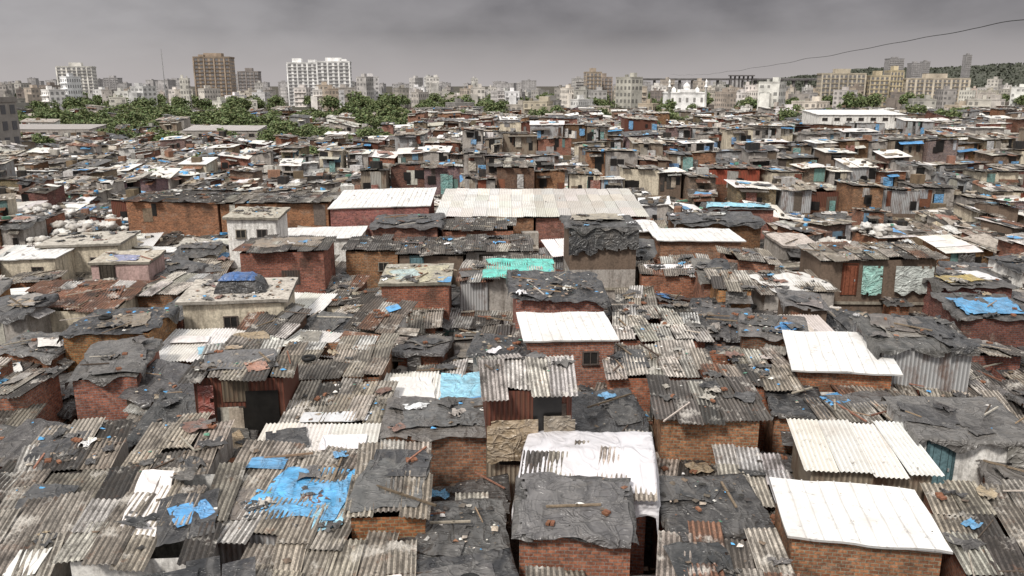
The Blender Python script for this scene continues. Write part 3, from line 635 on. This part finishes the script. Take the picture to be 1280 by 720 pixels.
# sacks
sm_ = []
for k in range(4):
    mb = MB(); se = k*9.1
    def fn(u, v):
        a, b_ = u*2*pi, (v-.5)*pi; d = Vector((cos(a)*cos(b_), sin(a)*cos(b_), sin(b_))); r = 1+.6*noise.noise(d*1.8+Vector((se, 0, 0)))+.3*noise.noise(d*5)
        return (d.x*r*.46, d.y*r*.36, .22+d.z*r*.27)
    mb.grid(14, 9, fn, [(.74, .72, .68), (.5, .47, .43), (.25, .23, .21), (.66, .64, .61)][k], 'sheet'); sm_.append(mb.mesh('sack'))
cnt = 0
ind_ = [s for s in near+rest if 58 < s['y'] < 80 and -.625*s['y'] < s['x'] < -.49*s['y'] and s['roof'] not in ('white', 'slab')]
ind_.sort(key=lambda s: abs(s['y']-68)+R.uniform(0, 5))
for s in ind_[:16]+[s for s in near+rest if 58 < s['y'] < 66 and 23 < s['x'] < 30][:3]:
    Z = Zf(s)
    for i in range(15):
        if cnt >= 290: break
        x_, y_ = R.uniform(-.5, .5)*s['w'], R.uniform(0, 1)*s['d']; k = R.uniform(.6, 1.15); lay = i//8
        if lay: x_ *= .6; y_ = s['d']/2+(y_-s['d']/2)*.6
        X, Y = loc2w(s, x_, y_)
        obj('sack', R.choice(sm_), None, (X, Y, Z(x_, y_)+.05+.32*lay), R.uniform(0, 6), 'bulging pale plastic sack piled on a roof', 'sack', 'sacks of scrap piled on roofs', scale=(k, k, k)); cnt += 1

# ------------------------------------------------------------------ trees
def crown_mesh(seed):
    r = random.Random(seed); mb = MB()
    for c_ in range(20):
        a = r.uniform(0, 6.3); rr = r.uniform(0, 3.4); cx, cy = rr*cos(a), rr*sin(a); cz = r.uniform(3.4, 6.4)-rr*.35; cr = r.uniform(.9, 1.6)
        k = r.uniform(.8, 1.25)
        for _ in range(85):
            d = Vector((r.gauss(0, 1), r.gauss(0, 1), r.gauss(0, 1))).normalized()*cr*r.uniform(.6, 1.1); sz = r.uniform(.13, .28)
            t1 = Vector((r.gauss(0, 1), r.gauss(0, 1), r.gauss(0, .6))).normalized()*sz; t2 = t1.cross(Vector((r.gauss(0, 1), r.gauss(0, 1), r.gauss(0, 1)))).normalized()*sz
            p = Vector((cx, cy, cz))+d
            col = (.15*k*r.uniform(.9, 1.15), .185*k*r.uniform(.92, 1.1), .085*k)
            mb.poly([p-t1-t2, p+t1-t2, p+t1+t2, p-t1+t2], col, 'leaf')
    return mb.mesh('crown')
def trunk_mesh(seed):
    r = random.Random(seed); mb = MB()
    mb.lathe(0, 0, [(.35, -.1), (.26, 1), (.22, 2.4), (.17, 4.2), (.06, 6)], 8, (.09, .07, .05), 'bark')
    for i in range(5):
        a = r.uniform(0, 6.3); st = len(mb.v); z0 = r.uniform(2, 3.6); L = r.uniform(1.6, 2.8)
        for t_, w_ in ((0, .11), (1, .03)):
            for q in range(4):
                b_ = q*pi/2; mb.a((cos(a)*L*t_+w_*cos(b_)*-sin(a), sin(a)*L*t_+w_*cos(b_)*cos(a), z0+t_*L*.9+w_*sin(b_)))
        for q in range(4): mb.face([st+q, st+(q+1) % 4, st+4+(q+1) % 4, st+4+q], (.09, .07, .05), 'bark')
    return mb.mesh('trunk')
CM = [crown_mesh(i) for i in range(5)]; TM = [trunk_mesh(i) for i in range(3)]
def tree(x, y, k):
    e = obj('tree', None, None, (x, y, 0), R.uniform(0, 6), 'leafy green tree with a broad uneven crown', 'tree', 'trees among the buildings', scale=(k*R.uniform(1, 1.5), k*R.uniform(.9, 1.4), k*R.uniform(.8, 1.05)))
    obj('trunk', R.choice(TM), e); obj('crown', R.choice(CM), e)
n_ = 0; tp = []; tries = 0
while n_ < 130 and tries < 20000:
    tries += 1
    y = R.uniform(178, 350); x = R.uniform(-.62, -.13)*y
    if not in_tree_zone(x, y) or any((x-a)**2+(y-b_)**2 < 44 for a, b_ in tp): continue
    tp.append((x, y)); tree(x, y, R.uniform(.65, .98)*(1 if y < 240 else 1.15)); n_ += 1
for _ in range(150):
    y = R.uniform(290, 720); tree(R.uniform(-.6, .62)*y, y, R.uniform(1.1, 1.65)*(1 if y > 400 else .75))
for x, y in ((-52, 118), (-47, 122), (-58, 112), (-50, 130), (-30, 150), (-20, 165), (20, 260), (35, 250), (45, 265), (62, 300), (-36, 146), (12, 240), (-8, 250), (80, 200), (70, 230)): tree(x, y, R.uniform(.55, .85))
# ------------------------------------------------------------------ blocks of flats
def haze(c, y): k = max(0, min(.78, (y-220)/1150)); return tuple(a*(1-k)+b_*k for a, b_ in zip(c, (.38, .365, .36)))  # distance haze mixed straight into the facade colour
def block_geo(mb, w, d, hh, col, wc, fl, nc, balc=False):
    mb.box(0, d/2, hh/2, w, d, hh, col, 'far'); mb.box(0, d/2, hh+.3, w*1.02, d*1.02, .6, mul(col, .85), 'far')
    q = R.uniform(-.3, .3); mb.box(w*q, d*.4, hh+1.4, w*R.uniform(.15, .4), d*.3, 2.2, mul(col, .9), 'far')
    mb.box(-w*q, d*.5, hh+1, w*.12, d*.15, 1.4, mul(col, .5), 'far')
    if R.random() < .4: mb.box(w*R.uniform(-.5, .5), d*.4, hh*R.uniform(.3, .45), w*R.uniform(.4, .8), d*1.3, hh*.8, mul(col, R.uniform(.7, 1.1)), 'far')
    fh = hh/fl
    for f in range(fl):
        z = (f+.5)*fh
        if balc: mb.box(0, -.4, f*fh+.2, w*.9, .9, .5, mul(col, 1.15), 'far')
        for i in range(nc):
            if R.random() < .2: continue
            x_ = (i+.5)/nc*w-w/2; ww = w/nc*R.uniform(.15, .36); hz = fh*R.uniform(.18, .3)
            mb.poly([(x_-ww, -.06, z-hz), (x_+ww, -.06, z-hz), (x_+ww, -.06, z+hz), (x_-ww, -.06, z+hz)], wc, 'dark')
        for sgn in (-1, 1):
            m_ = max(2, int(nc*d/w))
            for i in range(m_):
                y_ = (i+.5)/m_*d; ww = d/m_*.25; hz = fh*.26; X = sgn*(w/2+.06)
                mb.poly([(X, y_-ww, z-hz), (X, y_+ww, z-hz), (X, y_+ww, z+hz), (X, y_-ww, z+hz)], wc, 'dark')
PAL = [(.6, .55, .46), (.66, .63, .57), (.48, .45, .41), (.58, .5, .4), (.42, .38, .33), (.82, .8, .76), (.5, .41, .32), (.32, .29, .26), (.74, .7, .63), (.28, .22, .18), (.78, .76, .73)]
def block(x, y, w, d, hh, col, fl, nc, label, balc=False, rot=0):
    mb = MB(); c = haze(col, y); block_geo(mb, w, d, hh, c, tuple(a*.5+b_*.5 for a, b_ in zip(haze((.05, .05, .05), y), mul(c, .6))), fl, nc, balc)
    return obj('apartment_block', mb.mesh('apartment_block'), None, (x, y, 0), rot, label, 'apartment block', 'blocks of flats along the horizon')
nb = 0
while nb < 240:
    y = R.uniform(340, 1050); u = R.uniform(-.66, .66)
    if abs(u-.215) < .05 and y < 460: continue
    if -.62 < u < -.12 and y < 400: continue
    nb += 1
    cl = noise.noise((u*9, y*.004, 2))
    if y > 450: hh = 15.5+(R.gauss(-5.0, 2.2)+4.5*cl)*y/700
    else: hh = R.uniform(4.5, 8.5)
    if R.random() < (.07 if u < -.1 else .03): hh = 15.5+R.uniform(1, 6)*y/700
    hh = max(4.5, hh); w = R.uniform(4.5, 11)*(1 if y < 600 else 1.15); fl = max(2, round(hh/3))
    block(u*y, y, w, R.uniform(8, 13), hh, jit(R.choice(PAL), .2), fl, max(3, int(w/2.4)), 'weathered pale block of flats with dark windows', R.random() < .3, R.uniform(-.7, .7))
for i in range(55):
    y = R.uniform(1100, 2100); u = R.uniform(-.66, .3); hh = 15.5+abs(R.gauss(0, 4))*y/1069*(1.3 if u < -.2 else .6); w = R.uniform(10, 28)
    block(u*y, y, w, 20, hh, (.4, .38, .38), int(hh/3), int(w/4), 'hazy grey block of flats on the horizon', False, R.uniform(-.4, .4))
def tower(x, y, w, d, hh, col, fl, nc, label, rot=0, crown=None, wc=(.07, .07, .08)):
    e = obj('tower_block', None, None, (x, y, 0), rot, label, 'tower block', None)
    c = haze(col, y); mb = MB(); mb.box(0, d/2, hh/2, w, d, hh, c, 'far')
    fh = hh/fl
    for i in range(0, nc+1, 2): mb.box(-w/2+i*w/nc, -.35, hh/2, w*.035, .6, hh*.99, mul(c, 1.12), 'far')
    for f in range(fl): mb.box(0, -.25, f*fh+.1, w*.97, .4, .35, mul(c, .7), 'far')
    obj('wall', mb.mesh('wall'), e)
    mb = MB(); mb.box(0, d/2, hh+.5, w*1.03, d*1.03, 1, mul(c, .8), 'far')
    for bx, bw, bh in (crown or ((0, .35, 3),)): mb.box(bx*w, d/2, hh+1+bh/2, bw*w, d*.5, bh, mul(c, .95), 'far')
    obj('roof', mb.mesh('roof'), e)
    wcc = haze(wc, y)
    mb = MB(); ww, hz = w/nc*.27, fh*.28; mb.box(0, 0, 0, ww*2, .1, hz*2, wcc, 'dark'); mb.box(0, -.08, -hz*1.05, ww*2.2, .2, .15, mul(c, 1.1), 'far'); me = mb.mesh('window')
    n = 0
    for f in range(fl-1, -1, -1):
        for i in range(nc):
            if n >= 100: break
            obj('window', me, e, (-w/2+(i+.5)*w/nc, -.09, (f+.55)*fh)); n += 1
    mb = MB(); m_ = max(2, int(nc*d/w))
    for f in range(fl):
        for i in range(m_):
            for sg in (-1, 1): mb.box(sg*(w/2+.02), (i+.5)*d/m_, (f+.55)*fh, .1, d/m_*.5, hz*2, wcc, 'dark')
    o = obj('window', mb.mesh('window'), e); o['kind'] = 'stuff'
tower(-368, 700, 27, 16, 29.5, (.9, .87, .8), 11, 7, 'tall cream tower block with rows of windows', .25)
tower(-216, 600, 25, 16, 34, (.33, .23, .14), 13, 7, 'brown tower block with dark balconies', .1, crown=((0, .5, 2.5), (-.3, .2, 1.5)))
tower(-254, 800, 19, 15, 27, (.22, .17, .14), 9, 5, 'grey brown tower block under haze', .1)
tower(-156, 620, 22, 16, 30.5, (1, .99, .97), 12, 6, 'white tower block with stepped roofline', .1, crown=((-.2, .3, 3), (.3, .25, 2)))
tower(-133.5, 622, 24, 16, 31.5, (.98, .97, .95), 12, 6, 'white twin tower block with vertical fins', .1, crown=((0, .5, 2.5), (.3, .2, 1.5)))
tower(-600, 1150, 26, 18, 20, (.5, .48, .46), 7, 6, 'distant pale tower block in haze', .1)
tower(-580, 1200, 20, 18, 24, (.42, .4, .4), 8, 5, 'distant grey tower block in haze', .1)
tower(69, 700, 13, 12, 25, (.45, .34, .22), 8, 4, 'tan tower block above low rooftops', .1)
tower(80, 720, 14, 12, 21, (.4, .3, .22), 7, 4, 'tan apartment tower with stepped top', .1)
tower(691, 1500, 26, 20, 60, (.06, .055, .06), 16, 6, 'dark tower block on a wooded ridge', 0)
tower(728, 1500, 16, 20, 52, (.14, .13, .14), 14, 4, 'grey tower block on a wooded ridge', 0)
tower(930, 1700, 11, 15, 73, (.06, .055, .06), 20, 3, 'slender dark tower on a wooded ridge', 0)
tower(845, 1700, 14, 15, 60, (.08, .075, .08), 16, 3, 'slender dark tower beside a wooded ridge', 0)
for x, w, hh, c in ((238, 30, 22.5, (.5, .43, .31)), (262, 13, 21, (.58, .48, .3)), (276, 9, 24.5, (.62, .52, .32)), (301, 42, 19, (.56, .48, .36))):
    tower(x, 590+R.uniform(-8, 8), w, 14, hh, c, 7, max(4, int(w/3)), 'long beige apartment building with many windows', -.1)
tower(-104.4, 150, 14, 12, 12.2, (.26, .24, .22), 4, 5, 'grey weathered apartment building beside the shanties', 0)
mb = MB(); mb.lathe(0, 0, [(.5, 0), (.3, 25), (.12, 44)], 6, (.3, .3, .3), 'far')
for z in (30, 36, 40): mb.box(0, 0, z, 1.6, .3, .6, (.4, .4, .4), 'far')
obj('radio_mast', mb.mesh('radio_mast'), None, (-289, 690, 0), 0, 'thin grey radio mast above the skyline', 'mast')
# mosque
e = obj('mosque', None, None, (88, 415, 0), .05, 'white domed mosque with small minarets', 'mosque')
mb = MB(); W_ = (.9, .89, .87); mb.box(0, 6, 5.6, 19, 12, 11.2, W_, 'far'); mb.box(0, 5.9, 11.5, 19.6, 12.4, .7, W_, 'far'); mb.box(0, 2, 12.4, 8, 5, 1.4, W_, 'far')
obj('wall', mb.mesh('wall'), e)
mb = MB()
for i in range(5):
    for z in (3, 8): mb.box(-7.4+3.7*i, -.05, z, 1.2, .14, 2.2, (.3, .29, .28), 'dark')
o = obj('window', mb.mesh('window'), e); o['kind'] = 'stuff'
def dome(r, col=W_):
    mb = MB(); mb.lathe(0, 0, [(r*.85, 0), (r*.85, r*.4), (r, r*.7), (r*.95, r*1.1), (r*.7, r*1.5), (r*.35, r*1.8), (.08, r*2.1), (.05, r*2.7)], 16, col, 'far'); return mb.mesh('dome')
for x, yy, r, z in ((0, 2, 1.8, 12.9), (-6, 4, 1.2, 11.8), (6, 4, 1.2, 11.8)): obj('dome', dome(r), e, (x, yy, z))
mb = MB(); mb.lathe(0, 0, [(.7, 0), (.6, 14), (.95, 14.2), (.95, 14.7), (.5, 14.8), (.45, 16.2), (.7, 16.6), (.4, 17.4), (.05, 18.2)], 12, W_, 'far'); mm = mb.mesh('minaret')
for x in (-9.3, 9.3): obj('minaret', mm, e, (x, -.2, 0))
mb = MB()
mb.box(0, 0, 20.5, 330, 9, 1.3, (.17, .16, .16), 'far'); mb.box(0, -4.6, 21.6, 330, .3, 1.0, (.2, .19, .19), 'far')
for i in range(24): mb.box(-158+i*13.7, 0, 10, 2.2, 4, 20.4, (.17, .16, .16), 'far')
obj('flyover', mb.mesh('flyover'), None, (285, 900, 0), 0, 'grey concrete flyover carried on rows of piers', 'bridge')
mb = MB(); mb.box(0, 0, 24.6, 26, 8, 1.2, (.15, .14, .14), 'far')
for i in range(6): mb.box(-11.5+i*4.6, 0, 12, 1.2, 3, 24.2, (.15, .14, .14), 'far')
obj('elevated_platform', mb.mesh('elevated_platform'), None, (243, 880, 0), 0, 'grey concrete platform frame on tall piers', 'platform')
for x, y, w, d, z, c in ((87, 204, 21.5, 12, 8.2, (.88, .87, .85)), (-120, 205, 28, 9, 4.6, (.4, .37, .35)), (-70, 196, 18, 8, 4.8, (.45, .42, .4))):
    s = mkH(0, 0, w, d, z, z+.8, 0, 'white' if z > 6 else 'grey', 'white', rcol=c, tx=0)
    e = obj('warehouse', None, None, (x, y, 0), 0, 'long low warehouse with a pale sheet roof', 'warehouse')
    mb = MB(); wall_geo(mb, s); obj('wall', mb.mesh('wall'), e); mb = MB(); roof_geo(mb, s, 1); obj('roof', mb.mesh('roof'), e)
    for i in range(int(w/3)): obj('window', WM[2], e, (-w/2+1.5+i*3, -.02, z-1.4), scale=(1.8, 1, 1.1))
# cable as a mesh tube
A, B = Vector((27.5, 38, 19.2)), Vector((80, 420, 20.6)); mb = MB()
for i in range(161):
    t = (i/160)**2.2; p = A.lerp(B, t); p.z += -1.6*4*t*(1-t)+.2*noise.noise((i*.16, 0, 0))*(1+t); p.x += .12*noise.noise((i*.2, 4, 0))
    for q in range(6): a = q*pi/3; mb.a((p.x+.025*cos(a), p.y, p.z+.025*sin(a)))
for i in range(160):
    for q in range(6): mb.face([i*6+q, i*6+(q+1) % 6, i*6+6+(q+1) % 6, i*6+6+q], (.03, .03, .03), 'rubber', None, True)
obj('overhead_cable', mb.mesh('overhead_cable'), label='thin dark overhead cable sagging across the sky', cat='cable')

# ------------------------------------------------------------------ ground, hill
mb = MB(); mb.poly([(-5000, -300, 0), (5000, -300, 0), (5000, 7000, 0), (-5000, 7000, 0)], (.1, .1, .1), 'ground')
obj('ground', mb.mesh('ground'), kind='structure')
mb = MB()
def hf(u, v):
    X, Y = 560+u*1400, 1750+v*900; k = min(1, .12+u*3)*sin(pi*min(max(v, 0), 1))
    return (X, Y, -1+k*(60+22*noise.noise((u*5, v*3, 0))+6*noise.noise((u*30, v*10, 0))))
mb.grid(90, 20, hf, (.05, .06, .04), 'hill'); obj('hill', mb.mesh('hill'), kind='structure')
mb = MB()
for _ in range(16000):
    u, v = R.random()**1.6, R.uniform(0, .6); p = Vector(hf(u, v)); sz = R.uniform(2, 4.5); k = R.uniform(.7, 1.3)
    t1 = Vector((R.gauss(0, 1), R.gauss(0, 1), R.gauss(0, 1))).normalized()*sz; t2 = Vector((R.gauss(0, 1), R.gauss(0, 1), R.gauss(0, 1))).normalized()*sz; p.z += 2
    mb.poly([p-t1, p+t2, p+t1, p-t2], (.085*k, .092*k, .07*k), 'leaf')
obj('woodland', mb.mesh('woodland'), None, label='dark woodland covering a distant hillside', cat='woodland', kind='stuff')

# ------------------------------------------------------------------ sky, light, camera
wd = bpy.data.worlds.new('World'); scene.world = wd; wd.use_nodes = True; nt = wd.node_tree
bg = nt.nodes['Background']
sky = nt.nodes.new('ShaderNodeTexSky'); sky.sky_type = 'NISHITA'; sky.sun_disc = False
sky.sun_elevation = math.radians(50); sky.sun_rotation = math.radians(205)
tc = nt.nodes.new('ShaderNodeTexCoord').outputs['Generated']
sx = nt.nodes.new('ShaderNodeSeparateXYZ'); nt.links.new(tc, sx.inputs[0]); z = sx.outputs[2]; xx = sx.outputs[0]
cl = nz(nt, vscale(nt, tc, (1.8, 1.8, 6)), 1.9, 2, .45, .15)
cl2 = nz(nt, vscale(nt, tc, (4, 4, 9)), 3.0, 5, .5, .15)
f = mth(nt, 'ADD', mth(nt, 'MULTIPLY', cl, .7), mth(nt, 'MULTIPLY', cl2, .3))
c = mixc(nt, rng_(nt, f, .4, .62), (.135, .126, .136), (.3, .283, .295))
c = mixc(nt, rng_(nt, z, .095, .04, .0, .6), c, (.3, .283, .29))
lf = mth(nt, 'MULTIPLY', rng_(nt, xx, -.58, .02, .95, 0), rng_(nt, cl2, .35, .6, .75, 1))
c = mixc(nt, lf, c, (.46, .442, .45))
c = mixc(nt, rng_(nt, z, .0, .06, .85, 0), c, (.49, .455, .45))
zen = mixc(nt, rng_(nt, nz(nt, tc, 1.6, 4), .35, .65), (.66, .66, .68), (1.18, 1.17, 1.16))
c = mixc(nt, rng_(nt, z, .12, .42), c, zen)
ns = nt.nodes.new('ShaderNodeVectorMath'); ns.operation = 'SCALE'; nt.links.new(sky.outputs[0], ns.inputs[0]); ns.inputs['Scale'].default_value = .08
c = mixc(nt, .96, ns.outputs[0], c)
nt.links.new(c, bg.inputs[0]); bg.inputs[1].default_value = 1.0
sl = bpy.data.lights.new('sun', 'SUN'); sl.energy = 3.1; sl.angle = math.radians(10); sl.color = (1, .95, .88)
so = bpy.data.objects.new('sun', sl); coll.objects.link(so)
so.rotation_euler = (math.radians(42), 0, math.radians(-32))
cam = bpy.data.cameras.new('camera'); co = bpy.data.objects.new('camera', cam); coll.objects.link(co)
co.location = (0, 0, 15.5); co.rotation_euler = (math.radians(90-14.2), 0, 0); cam.sensor_width = 36; cam.lens = 28.27; cam.clip_end = 9000; cam.clip_start = .5
scene.camera = co
scene.view_settings.view_transform = 'Standard'; scene.view_settings.look = 'None'; scene.view_settings.exposure = 0
print('HOUSES', len(H), len(near), near[-1]['y'], 'tarps', len(tarps_all))
